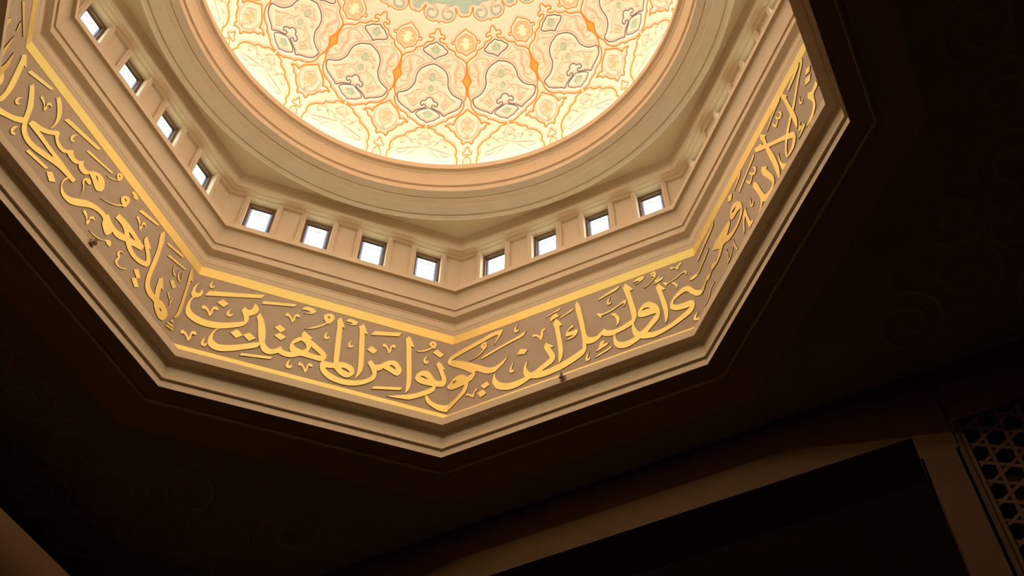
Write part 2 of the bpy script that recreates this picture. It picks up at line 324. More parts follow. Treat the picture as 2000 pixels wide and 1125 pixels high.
# ------------------------------------------------------------------ inscription band
BASE={'K1': (350, 540, 7.5), 'K2': (480, 580, 7.5), 'K3': (600, 610, 7.5), 'K4': (720, 650, 7.5), 'C1': (820, 670, 7.5), 'C2': (940, 610, 7.5), 'C3': (1050, 570, 7.5), 'C4': (1190, 520, 7.5), 'A1': (0, 95, 7.5), 'A2': (0, 215, 7.5), 'A3': (100, 300, 7.5), 'A4': (160, 400, 7.5), 'A5': (240, 480, 6.25), 'D1': (1480, 100, 7.5), 'D2': (1430, 200, 7.5), 'D3': (1380, 300, 7.5), 'D4': (1340, 400, 8.036), 'D5': (1340, 480, 8.036), 'Z1': (0, 0, 5.625), 'Q3': (300, 480, 4), 'Q5': (950, 480, 4)}
TRACE='''
BC K1 letter 318 92 270 105 215 155 182 215 178 265 195 297 150 350 110 420 93 490 105 560 160 620 250 680 380 730 540 760 700 760 830 743 920 728 985 690 1016 640 1020 580 1075 568 1130 545 1165 505 1168 470 1145 425 1117 393 1095 430 1078 465 1045 488 1000 480 970 445 945 465 912 500 930 540 945 590 950 655 850 668 700 675 560 668 430 645 320 605 235 555 190 515 162 460 160 410 180 350 222 312 262 308 310 290 342 260 352 220 345 190 330 195 318 215 300 237 265 240 240 225 240 180 265 135
BC K1 mark 515 70 475 88 445 125 448 158 485 172 515 158 525 135 510 130 495 142 478 135 482 108
BC K1 bar 440 210 1268 272 1200 320 375 278
BC K1 dot 645 335 728 402 650 450 555 380
BC K1 mark 330 455 345 425 370 422 405 448 435 490 458 532 470 495 490 455 520 438 555 445 575 470 570 490 545 497 520 478 500 490 485 545 440 588 430 555 410 510 380 475 345 478
BC K1 letter 590 765 540 768 475 825 428 895 413 955 432 1010 480 1055 560 1086 660 1095 800 1088 960 1066 1130 1040 1165 1015 1200 975 1160 962 1080 970 960 985 830 998 700 1003 600 995 540 970 500 925 490 890 505 840 545 790
BC K2 letter 215 232 235 270 265 345 285 430 292 520 287 600 282 660 305 715 345 750 395 765 450 750 518 722 525 745 550 775 600 797 662 805 645 775 640 735 655 690 690 640 750 600 825 578 812 555 852 498 900 535 950 580 985 608 950 622 1010 670 1080 730 1145 790 1180 840 1182 880 1150 928 1095 940 1000 916 900 888 790 862 720 878 640 883 560 866 495 833 470 816 440 828 380 840 300 828 240 788 215 740 208 690 195 670 185 600 180 480 178 350 162 300 180 265 ; 700 685 810 638 855 665 885 715 890 750 830 780 740 740 715 715 ; 960 728 1030 790 1105 862 1010 842 912 806 945 755
BC K3 letter 245 708 200 725 185 770 190 830 215 885 260 933 330 988 440 1033 560 1066 680 1073 800 1060 900 1028 975 988 1010 935 1018 858 1075 845 1112 818 1190 863 1270 913 1320 933 1365 898 1383 855 1375 815 1345 760 1310 720 1260 705 1180 712 1120 735 1090 755 1040 768 985 765 960 720 935 698 900 722 885 745 920 800 945 860 955 905 935 935 880 968 800 990 690 995 560 985 450 950 350 895 290 850 262 808 340 816 390 818 420 853 460 898 530 943 590 956 650 933 686 890 688 840 665 795 600 755 520 730 462 725 488 500 506 330 515 210 535 228 553 222 525 140 495 70 437 115 442 160 432 280 410 450 390 640 385 740 300 725 ; 495 812 545 815 600 850 628 885 580 872 530 845 ; 1205 772 1245 775 1285 805 1298 840 1265 825 1230 800
BC K3 letter 755 210 825 168 860 240 886 322 870 323 842 300 838 500 830 700 818 800 790 878 750 928 692 980 715 930 735 850 748 750 755 600 760 450 768 250
BC K3 mark 568 132 605 100 680 108 755 148 705 188 585 174 650 168 672 158
BC K2 mark 820 185 870 145 940 150 1000 175 1040 210 1000 243 950 248 850 238 950 222 900 195
BC K2 mark 857 465 930 450 1020 430 1120 400 1180 375 1150 335 1140 290 1170 255 1230 243 1285 260 1303 300 1290 345 1255 375 1225 398 1200 390 1120 428 1020 458 930 467 ; 1200 288 1225 285 1238 305 1225 320 1205 305
BC K4 mark 692 265 760 262 840 245 920 212 890 180 888 155 920 130 960 128 995 150 998 180 980 205 985 225 960 235 940 228 870 260 800 278 730 279 ; 930 160 950 162 955 178 938 175
BC K2 bar 262 60 762 108 712 143 235 100
BC Q3 bar 690 838 935 868 910 885 668 855
BC K3 bar 990 275 1392 300 1345 353 930 330
BC K4 bar 85 780 500 800 460 840 35 818
BC K3 dot 945 493 1030 560 970 610 875 545
BC K2 dot 500 405 592 480 512 523 420 445
BC K2 dot 500 522 595 588 512 633 412 562
BC K1 dot 850 772 935 860 832 903 750 820
BC K1 dot 1035 822 1122 905 1020 946 932 852
BC K4 dot 1010 245 1105 325 1045 366 938 290
BC K4 letter 540 90 600 45 640 130 673 210 655 213 628 190 626 400 628 600 623 720 603 800 575 848 530 888 545 800 555 650 552 400 552 200
BC K4 letter 988 465 1028 420 1075 470 1120 540 1105 543 1088 535 1118 620 1136 680 1128 740 1098 783 1050 795 985 788 965 843 920 878 865 903 740 943 640 968 575 978 480 963 370 948 260 925 400 915 550 905 680 885 800 850 900 810 945 785 880 773 780 748 710 713 682 680 685 640 720 590 780 560 840 555 890 575 930 625 985 698 1060 705 1070 690 1060 640 1030 560 1005 500 ; 750 635 790 630 840 655 875 680 840 675 785 655
BC+CD C1 letter 405 300 410 270 430 230 470 185 600 105 700 48 780 3 900 -60 1050 -145 1200 -200 1220 -185 1160 -80 1080 40 1112 -30 1148 -110 1135 -118 1080 -100 980 -45 900 0 700 113 560 193 470 250 600 262 750 290 880 325 960 350 1020 358 1080 350 1140 320 1200 270 1245 230 1280 197 1280 208 1253 260 1188 335 1116 405 1085 426 1000 448 930 438 860 418 815 408 813 445 793 500 753 545 715 573 710 600 698 650 678 700 638 755 558 840 468 935 390 1013 340 1008 260 983 180 935 110 880 78 820 75 770 112 765 135 810 180 860 250 893 320 908 400 908 480 845 560 765 620 690 655 610 600 633 520 670 450 686 405 668 402 645 440 590 490 525 550 480 610 462 650 468 690 495 735 465 770 445 740 435 650 395 560 365 460 338 ; 475 595 500 560 535 548 520 575 500 590
CD C1 dot 980 560 1025 610 940 670 885 630
CD C1 dot 925 677 975 735 890 795 835 735
CD C1 mark 665 775 690 738 730 748 765 760 800 700 820 665 845 660 835 690 810 715 785 800 745 785 700 770
CD C1 mark 1375 285 1335 340 1318 395 1320 430 1345 437 1375 415 1385 385 1370 385 1355 400 1345 395 1350 350
CD C2 bar 0 690 15 655 200 540 400 425 560 335 630 285 658 270 610 348 450 433 250 543 100 633
CD C1 mark 725 265 800 220 870 160 925 92 900 70 893 45 910 10 950 -18 985 -5 980 25 982 55 955 85 900 150 830 210 ; 925 25 945 20 950 32 930 38
CD C2 dot 570 535 680 540 632 613 517 622
CD C2 mark 755 360 752 335 775 322 820 325 865 355 870 300 890 255 925 235 943 240 930 265 905 280 905 330 880 416 860 395 830 365 795 350 775 362
CD C2 letter 218 862 180 930 162 990 165 1040 190 1085 230 1122 300 1136 400 1133 500 1103 600 1053 680 998 725 968 800 968 900 946 1050 890 1200 820 1350 728 1485 628 1515 590 1515 540 1485 530 1400 590 1250 690 1100 770 980 830 880 858 990 778 1058 720 1083 660 1078 620 1045 570 1012 515 1040 510 1060 495 1005 470 945 443 915 520 950 575 985 630 1005 670 900 760 800 840 740 882 700 870 672 838 660 800 665 760 684 712 655 735 630 790 618 850 620 905 640 945 560 985 480 1015 380 1037 310 1033 250 1010 212 965 205 920 215 870
CD C3 letter 548 205 575 135 605 175 632 240 655 340 685 470 705 580 720 630 745 662 810 662 870 640 925 585 975 535 1000 555 1060 562 1140 545 1260 485 1385 400 1350 245 1300 75 1245 -55 1282 -125 1340 -85 1402 -37 1380 -25 1350 -20 1378 65 1418 195 1448 295 1450 355 1433 410 1412 455 1330 518 1240 568 1140 618 1110 636 1000 650 940 633 900 688 840 733 780 756 716 762 713 835 690 888 640 925 655 835 655 700 620 500 580 350
CD C3 letter 1145 620 1112 650 1112 720 1130 780 1175 820 1240 826 1330 803 1420 748 1500 688 1530 640 1440 640 1420 658 1380 685 1300 720 1220 735 1175 720 1148 685 1142 645
CD+DE C4 letter 365 828 333 858 330 920 345 985 375 1028 430 1050 480 1060 560 1056 650 1038 750 993 880 918 1000 838 1120 748 1200 678 1238 620 1250 560 1240 500 1180 500 1100 530 1020 555 960 562 935 545 950 500 1010 440 1100 375 1150 370 1190 400 1250 430 1300 432 1340 415 1372 340 1398 250 1388 250 1345 342 1310 348 1250 340 1210 310 1160 288 1100 300 1030 350 950 440 900 530 888 590 905 630 960 645 1050 635 1130 610 1190 585 1130 650 1000 760 850 870 720 935 630 962 560 963 650 858 718 775 743 700 736 630 705 570 650 535 580 518 510 545 450 610 420 680 418 738 470 746 540 733 620 703 692 685 620 780 540 880 455 962 410 935 375 885 360 830 ; 470 662 510 615 560 605 610 615 560 625 510 640
CD C2 letter 1050 165 1098 95 1150 140 1190 188 1165 193 1142 200 1158 300 1183 430 1198 550 1188 640 1163 710 1132 746 1130 700 1130 600 1115 450 1085 280 1065 200
CD C4 letter 678 320 715 250 770 290 823 335 800 343 770 350 798 430 838 530 863 630 860 730 843 800 820 836 815 780 800 680 765 550 720 420 690 345
CD C3 mark 408 640 425 590 470 520 530 475 515 520 480 540 450 575 445 585 500 580 560 550 585 548 585 590 555 640 480 690 402 715 470 670 530 625 480 640 430 655
CD C3 bar 882 130 905 95 1060 -10 1170 -75 1210 -103 1180 -47 1050 33
CD C3 bar 120 380 145 350 260 280 345 230 320 268 220 318
CD C3 mark 180 400 200 370 240 330 300 310 280 345 325 325 305 360 240 395 175 450 190 415
CD C3 bar 325 397 345 370 450 290 530 228 515 268 420 333
CD C3 mark 850 882 890 825 905 780 920 740 960 712 985 720 970 750 940 770 1000 750 1040 740 1020 775 930 835
CD C3 bar 842 967 870 930 980 860 1090 785 1075 823 960 898
CD C3 mark 1080 320 1110 310 1160 330 1195 375 1200 420 1180 470 1150 502 1160 450 1150 400 1120 360 1085 345
CD C3 mark 862 330 880 312 930 318 1000 300 1100 245 1200 175 1270 120 1300 125 1290 160 1255 220 1265 165 1240 170 1150 235 1030 310 940 345 930 390 905 370
CD C4 mark 345 245 365 215 430 165 505 140 510 170 480 205 370 280 430 225 450 212 400 220
CD C4 mark 500 325 560 275 620 210 655 160 610 140 605 105 640 78 680 80 685 120 670 165 610 235 550 295 ; 625 118 645 112 650 125 632 130
CD C4 mark 655 268 670 230 660 200 690 190 735 140 735 165 700 200 760 165 795 145 780 185 710 235
CD C4 mark 780 250 800 235 860 240 950 180 1050 100 1110 58 1135 75 1130 105 1110 130 1110 95 1080 95 980 175 870 250 840 265 835 295 810 275
CD C4 mark 905 240 930 230 975 245 1000 280 995 322 970 290 940 265
CD Q5 mark 1430 180 1440 165 1475 168 1495 150 1510 130 1525 130 1518 148 1505 160 1495 188 1470 175 1445 185
CD C4 bar 1180 212 1190 175 1260 120 1288 96 1290 138 1240 180
AB A1 letter -60 790 0 775 40 763 90 718 170 618 240 498 300 368 358 240 375 275 388 270 390 85 315 92 318 130 270 230 200 380 120 540 60 640 0 700 -60 740
AB A1 letter -40 430 0 395 30 360 57 340 57 430 40 490 0 533 -40 560
AB A1 bar 405 345 460 315 800 598 740 603
AB A1 mark 335 715 280 712 235 735 220 770 235 810 270 823 298 800 285 795 265 795 258 770 285 740
AB A1 mark 590 715 620 683 645 735 660 800 655 860 675 845 690 805 720 788 750 795 765 840 750 858 735 835 712 825 695 840 685 888 640 916 640 880 640 820 620 765
AB A2 letter 438 -355 497 -387 505 -300 498 -160 488 -50 448 60 403 190 393 300 415 370 470 455 560 535 680 620 800 710 830 760 880 868 780 788 650 698 530 613 430 523 360 430 325 340 316 260 330 190 300 188 200 158 100 108 0 60 -60 28 -60 -80 0 -40 130 40 250 90 345 105 370 50 400 -50 425 -200
AB A2 letter 575 298 620 323 700 353 805 368 820 470 850 543 920 618 985 633 995 658 1040 728 1100 783 1150 786 1155 840 1190 903 1250 943 1312 933 1350 1017 1375 1097 1405 1167 1450 1190 1490 1185 1520 1157 1535 1097 1530 1037 1500 972 1450 927 1390 900 1340 895 1290 890 1240 840 1225 790 1232 745 1180 745 1140 735 1090 680 1078 640 1080 590 1010 585 960 575 910 530 865 450 858 400 878 345 870 315 830 302 740 295 640 255 575 215 510 165 465 150 415 200 500 240 ; 1400 947 1430 982 1442 1052 1415 997
AB A2 letter 415 200 465 170 575 298 640 390 760 560 900 740 1000 880 1113 1025 1060 1062 1010 1005 980 973 880 868 790 793 790 706 700 575 600 435 500 305
AB A2 bar 940 146 1005 122 1488 576 1430 582
AB A3 bar 512 -35 550 -50 913 281 885 295
AB A2 bar 375 597 425 575 713 850 662 860
AB A2 dot 680 900 770 908 815 1056 720 1043
AB A2 letter 825 -178 885 -195 905 -100 908 30 883 130 828 208 775 253 728 266 780 220 820 150 838 50 838 -60
AB A4 letter 490 187 540 130 600 180 680 270 760 380 850 520 916 608 868 670 800 630 725 590 745 660 790 735 860 795 940 830 945 760 935 680 918 590 912 510 955 455 985 550 1013 653 995 650 985 625 995 720 1006 820 993 873 950 908 880 883 800 828 720 738 665 638 640 538 540 498 480 448 450 395 390 438 345 443 312 350 297 270 308 200 250 120 170 65 70 33 -50 18 -160 -12 -240 -72 -290 -140 -310 -200 -310 -270 -295 -330 -260 -380 -210 -405 -200 -380 -250 -355 -285 -310 -288 -260 -265 -200 -210 -140 -140 -105 -30 -85 70 -65 160 -25 250 35 330 110 365 155 385 125 410 190 440 260 490 340 560 400 625 432 615 370 590 310 545 245 ; 688 392 720 430 785 525 740 500 705 478
AB A3 mark 415 600 455 560 465 480 460 400 490 365 530 355 560 365 585 420 575 460 540 445 500 385 485 420 480 500 465 560
AB A3 mark 815 318 870 350 930 375 975 385 960 340 965 300 1000 285 1035 300 1050 340 1035 375 1000 406 975 395 910 385 850 355 ; 990 312 1010 325 1015 355 998 345
AB A3 mark 722 650 800 690 880 725 960 745 1045 748 1022 690 1025 640 1060 620 1120 625 1150 660 1150 710 1120 755 1090 785 1060 785 1050 770 960 765 870 735 790 695 ; 1075 652 1100 670 1105 710 1085 690
AB A3 mark 1175 570 1210 550 1260 610 1285 655 1260 683 1220 663 1180 625 1225 640
AB A4 bar 830 94 880 68 1143 298 1105 306
AB A4 mark 105 365 160 420 230 475 300 510 345 512 400 515 432 550 425 600 395 608 370 580 345 530 280 515 200 470 140 415
AB A4 mark 600 720 585 700 555 690 550 720 560 760 540 800 515 830 530 880 580 920 660 935 640 946 580 938 520 898 485 845 490 810 530 770 515 720 530 680 565 672 600 690
AB A5 letter 462 -146 508 -179 513 -133 503 -40 483 10 438 150 383 285 343 390 330 470 345 530 387 600 400 530 425 450 440 400 488 383 494 540 485 543 470 512 450 590 437 655 490 690 535 780 546 840 523 888 482 913 440 888 405 820 382 740 375 683 310 603 275 520 275 440 300 340 370 170 430 10 ; 440 748 465 775 475 805 455 790
AB A4 bar 1238 570 1262 553 1498 753 1475 778
AB A5 bar 545 123 568 108 783 290 755 296
AB A5 mark 630 235 622 290 624 330 650 358 660 372 640 374 615 345 612 300 620 250
AB A5 mark 690 290 682 340 687 400 705 430 715 390 720 332 724 370 712 425 700 440 680 430 668 380 674 330
AB A5 dot 575 425 620 415 653 513 605 523
AB A5 dot 130 290 190 285 218 398 170 400
AB A5 dot 105 393 165 392 195 506 140 503
AB A5 mark 540 565 555 560 570 620 578 680 600 640 630 650 610 655 590 690 565 730 570 680 555 620
AB A5 letter 835 285 855 278 853 443 845 440 832 420 800 520 758 660 718 780 688 850 635 880 620 870 660 820 700 720 740 600 790 440 815 340
AB A5 bar 515 973 535 960 620 1018 600 1033
AB A5 bar 530 938 545 925 600 960 623 983 600 993
AB A5 mark 572 912 600 900 618 915 605 930 612 945 590 928
DE D2 letter 998 -640 1012 -655 1025 -620 1018 -540 985 -380 945 -140 905 90 860 260 825 450 805 580 798 700 808 760 790 810 775 730 775 600 790 450 825 270 850 180 880 60 915 -120 955 -370 990 -540
DE D2 letter 345 735 322 680 425 598 440 625 510 605 650 540 790 468 895 425 920 450 931 520 903 660 848 758 803 813 790 800 825 745 870 640 890 520 780 550 650 600 500 670
DE D2 letter 405 462 500 480 475 510 508 600 558 680 618 780 678 920 698 1040 693 1085 675 1110 650 1040 590 900 520 760 480 660 440 570 410 540
DE D1 letter 348 617 438 650 412 672 450 750 498 835 543 910 570 985 580 1070 576 1135 555 1100 505 990 440 860 370 710 345 700
DE D1 bar 595 165 598 213 530 398 450 583 440 560 500 380 570 210
DE D1 bar 320 680 318 718 240 898 165 1098 135 1185 145 1120 220 900 290 730
DE D1 dot 765 205 755 300 695 360 705 260
DE D1 dot 775 320 765 430 690 510 700 405
DE D1 mark 290 887 345 882 350 930 335 985 300 1000 290 1060 270 1115 240 1110 215 1080 225 1052 255 1080 275 1040 285 995 255 980 265 952 295 970 325 955 320 910
DE D1 mark 610 650 605 740 620 780 650 760 660 700 645 690 640 735 625 745 618 700
DE D1 letter 845 430 875 488 818 630 843 760 833 870 788 1000 705 1120 735 1040 790 900 805 800 800 740 730 690 730 607 780 590 815 520
DE D1 mark 855 827 885 830 865 870
DE D2 mark 968 425 978 340 990 270 1003 278 988 350 1020 330 1003 395 975 432
DE D2 bar 970 538 1000 440 1058 300 1068 320 1030 420
DE D2 bar 1000 440 1015 380 1040 280 1046 300 1022 400
DE D2 letter 680 735 690 800 720 872 770 897 806 882 740 995 705 920 680 830
DE D3 bar 690 0 692 48 598 280 480 573 472 545 560 320 670 40
DE D3 bar 492 250 496 295 450 428 402 548 398 530 440 400
DE D3 dot 318 620 375 582 362 680 310 718
DE D3 letter 805 192 890 187 870 222 918 267 968 312 990 370 988 450 938 570 878 680 850 706 825 695 800 800 740 903 790 770 785 650 740 570 680 490 690 412 740 432 800 532 850 597 890 575 950 480 965 420 920 380 860 340 805 285
DE D3 letter 570 787 600 902 640 987 698 967 625 1090 590 990 565 910 553 1010 558 1125 548 1180 535 1050 540 880
DE D4 letter 700 240 690 180 700 80 740 -20 800 -60 860 -40 883 40 873 150 818 310 758 430 680 548 593 618 548 760 500 888 485 870 515 740 520 690 410 720 440 620 540 450 640 290 680 230 688 300 640 480 720 420 790 300 840 180 853 50 800 110 740 215 ; 718 132 728 92 780 18 772 55 745 110
DE D4 bar 425 260 423 330 300 618 180 895 190 820 320 500 410 310
DE D4 bar 345 670 346 715 190 1098 172 1085 330 720
DE D5 letter 232 770 215 700 260 640 300 560 330 470 390 400 400 300 450 250 500 240 480 280 400 400 360 518 320 558 290 658 263 723
DE D5 letter 437 555 380 670 350 800 280 963 292 958 366 790 392 672 444 572
DE D4 mark 740 530 770 620 813 688 795 710 755 640
DE D4 mark 735 660 723 740 698 830 650 922 645 900 690 820 715 740
DE D4 mark 640 690 618 750 650 768 655 860 668 850 660 760 635 740
ZA Z1 letter 55 20 125 0 90 70 65 82 50 65
ZA Z1 letter 0 300 15 252 60 210 95 205 130 195 125 215 60 318 0 398
ZA Z1 bar 245 10 272 20 268 410 256 408
ZA Z1 mark 240 230 190 348 180 343 215 260
ZA Z1 mark 240 300 188 432 176 428
ZA Z1 letter -20 700 -20 630 120 440 165 397 80 538 0 675
ZA Z1 letter -30 860 -10 760 60 700 155 577 98 732 45 790
'''
REPEAT=[('BC', 1, 'K1', 693, 470, 787, 590), ('BC', 1, 'K1', 320, 885, 412, 1025), ('BC', 1, 'K2', 1145, 505, 1228, 622), ('BC', 1, 'K2', 585, 912, 683, 1048), ('BC', 1, 'K3', 247, 278, 328, 395), ('BC', 1, 'K3', 597, 408, 675, 522), ('BC', 1, 'K4', 803, 328, 882, 460), ('BC', 4, 'K1', 18, 782, 255, 950), ('BC', 4, 'K2', 578, 235, 797, 382), ('BC', 4, 'K2', 765, 955, 980, 1115), ('BC', 4, 'K3', 1103, 458, 1297, 608), ('CD', 3, 'C2', 480, 165, 552, 297), ('CD', 3, 'C2', 413, 730, 487, 888), ('CD', 3, 'C3', 1013, 72, 1080, 190), ('CD', 3, 'C3', 703, 870, 777, 1012), ('CD', 3, 'C4', 1235, 660, 1325, 795), ('AB', 3, 'A2', 155, 235, 275, 365), ('AB', 3, 'A2', 1028, 358, 1140, 470), ('AB', 4, 'A3', 460, 815, 640, 1040), ('AB', 4, 'A3', 1248, 905, 1392, 1125), ('DE', 8, 'D3', 580, 187, 725, 447), ('DE', 9, 'D3', 637, 645, 690, 783)]
OBASE={'M1': (765, 50, 9.375), 'M2': (765, 150, 9.375), 'M3': (850, 200, 9.375), 'M4': (740, 225, 9.375), 'M5': (780, 0, 10)}
ORN='''
medallion - M orange o 2.6 M1 840 60 805 95 790 140 778 158 735 150 700 165 688 200 705 235 735 215 770 220 785 250 755 285 700 300 645 302 625 330 580 370 520 388 448 395 440 430 400 470 340 490 270 505 215 540 180 580 165 650 152 730 155 800 168 860 182 895 140 930 95 985 62 1050 50 1130 55 1200 66 1250 50 1310 52 1370 70 1430 110 1500 170 1560 240 1600 282 1640 290 1685 340 1700 400 1745 445 1780 470 1815 530 1835 580 1868 604 1893
bell_outline medallion M mauve c 2.3 M1 760 705 700 722 620 745 540 790 480 860 445 950 430 1030 385 1100 320 1165 230 1205 122 1226 105 1242 100 1310 120 1380 180 1450 260 1510 320 1555 352 1596 380 1598 420 1565 480 1540 560 1520 620 1500 625 1470 590 1445 555 1475 525 1455 525 1410 560 1385 620 1380 640 1340 690 1318
diamond_outline medallion M mauve c 2.3 M1 810 300 760 335 690 350 650 385 590 415 580 450 620 500 700 550 750 590 775 632
diamond_outline medallion M mauve c 1.8 M2 660 575 600 595 500 625 440 665 435 695 480 740 520 782 580 810 630 852
tulip medallion M green p 0 M1 803 368 785 398 768 428 722 430 746 456 735 485 755 515 798 534
tulip medallion M green p 0 M2 650 638 628 668 605 690 560 690 588 715 595 742 615 765 655 778
flower medallion M green p 0 M1 740 875 702 920 690 950 708 990 726 1024
flower medallion M green p 0 M2 707 165 672 212 676 262 703 302
petal_line medallion M tan o .48 M1 745 820 690 842 660 900 600 900 555 925 620 950 680 990 728 1030
spray_line medallion M tan o .48 M1 650 995 580 990 520 1010 500 1042 530 1062 545 1040
spray_line medallion M tan o .48 M2 650 148 602 200 600 240 500 250 420 280 330 335 220 365 290 400 310 460 380 555 440 520 452 460 412 390 420 330 460 300
spray_line medallion M tan o .48 M2 500 348 512 302 580 280 640 310 697 350
loop_line medallion M tan o .5 M2 350 388 340 440 400 500 412 470 372 420 350 388
side_line medallion M tan o .5 M1 770 660 730 640 640 570 570 520 545 470 535 440 492 436 470 480 420 520 330 550 260 600 200 690 172 770 178 840 205 890 232 915 170 932 110 990 80 1060 72 1120 84 1172 180 1182 280 1152 350 1087 400 987 420 900 452 830 520 760 620 700 740 672 770 660
scroll_line medallion M tan o .48 M1 610 645 540 600 470 560 390 555 330 600 310 660 330 740 340 800 310 850 260 860 225 812 240 770 275 775 282 802
scroll_line medallion M tan o .48 M1 600 650 540 700 470 700 458 672 490 650 522 662
scroll_line medallion M tan o .48 M1 352 620 350 700 372 790 340 860 310 920 322 990 280 1070 180 1130 130 1150
scroll_line medallion M tan o .48 M1 292 880 290 960 262 1015 205 1032 160 1008 168 985
leaf_medallion - L orange c 2.6 M3 582 140 540 190 470 240 400 300 355 370 335 435 300 415 240 415 195 435 180 460 220 455 255 475 280 530 345 550 380 620 440 680 492 710 480 745 510 790 545 755 600 740
leaf_line leaf_medallion L tan c .5 M3 580 205 500 250 420 320 385 400 382 480 410 570 480 650 560 695 578 690 570 630 540 580 478 545 520 530 485 470 478 400 530 350 588 293
leaf_core leaf_medallion L peach p 0 M3 590 352 540 380 525 415 560 435 565 455 535 490 590 556
lower_medallion - M orange o 2.6 M4 838 190 800 235 700 240 660 285 590 310 502 320 470 375 380 395 290 430 220 490 190 560 195 610 150 660 132 740 130 800
lower_line lower_medallion M tan o .5 M4 855 240 790 265 710 285 660 320 590 345 540 350 510 400 420 415 330 440 270 490 240 550 240 600 200 650 180 740
lower_scroll lower_medallion M tan o .5 M4 850 310 790 340 750 390 710 380 730 420 770 470 700 510 720 540 790 550 780 590 720 600
lower_scroll lower_medallion M tan o .5 M4 835 385 805 410 800 445 830 465
lower_scroll lower_medallion M tan o .5 M4 680 465 610 455 590 500 620 540 540 430 520 410 400 450 370 480 395 520 450 510 460 480
lower_scroll lower_medallion M tan o .5 M4 490 600 500 650 440 690 360 690 300 650 320 610 350 630 700 600 650 660 560 700 500 740
fleuron - L orange o 1.8 M3 600 830 560 870 540 915 500 940 495 975 530 985 560 970 578 1000 540 1035 510 1080 505 1150
fleuron_line fleuron L tan o .5 M3 590 1030 560 1080 555 1150
cartouche - L orange c 2.1 M1 1318 66 1298 118 1230 170 1180 220 1160 280 1155 310 1120 295 1090 320 1110 355 1150 345 1170 370 1180 430 1220 490 1290 515 1346 568
cartouche_panel cartouche L peach p 0 M1 1330 165 1260 215 1215 260 1210 330 1220 410 1270 470 1337 495
cartouche_fleuron cartouche L cream p 0 M1 1330 218 1312 258 1286 262 1298 296 1316 318 1288 328 1250 348 1258 374 1296 362 1316 388 1302 426 1337 450
gap_diamond - L saffron p 0 M1 1352 690 1352 800 1345 900 1297 1008 1345 1080 1368 1150 1374 1320
rosette_scallop - M orange o 2.0 M5 768 452 738 405 690 415 620 410 550 370 500 310 482 240 490 180 530 110 512 82 462 165 410 215 350 228 310 207 288 200
volute rosette_scallop M bluegrey o 3.2 M5 742 200 748 260 725 315 670 350 610 345 560 310 545 250 560 200 605 178 650 185 668 215
rosette_rim rosette_scallop M tan o .5 M5 800 75 770 62 690 58 700 110 740 160 755 230 640 95 590 75 540 30 470 22 420 65 380 155 310 140 294 152
'''

def load_trace():
    out, tm = [], {}
    for ln in TRACE.strip().splitlines():
        pn, b, kind, rest = ln.split(None, 3); x0, y0, sc = BASE[b]; loops = []
        for seg in rest.split(';'):
            v = [float(t) for t in seg.split()]; loops.append([(x0+v[i]/sc, y0+v[i+1]/sc) for i in range(0, len(v), 2)])
        out.append((pn, kind, loops)); tm.setdefault(pn, []).append(loops)
    for pn, i, b, xa, ya, xb, yb in REPEAT:
        lp = tm[pn][i]; P = lp[0]; x0, y0, sc = BASE[b]
        mx, Mx = min(p[0] for p in P), max(p[0] for p in P); my, My = min(p[1] for p in P), max(p[1] for p in P)
        out.append((pn, 'mark', [[(x0+(xa+(p[0]-mx)/(Mx-mx)*(xb-xa))/sc, y0+(ya+(p[1]-my)/(My-my)*(yb-ya))/sc) for p in l] for l in lp]))
    return out
def clip(P, lim, sign):                               # keep sign*u <= sign*lim
    out = []
    for i in range(len(P)):
        a, b = P[i-1], P[i]; ia, ib = sign*a[0] <= sign*lim, sign*b[0] <= sign*lim
        if ia != ib:
            t = (lim-a[0])/(b[0]-a[0]); out.append((lim, a[1]+t*(b[1]-a[1])))
        if ib: out.append(b)
    return out
def area(P): return sum(P[i-1][0]*P[i][1]-P[i][0]*P[i-1][1] for i in range(len(P)))/2
RELIEF = 0.023
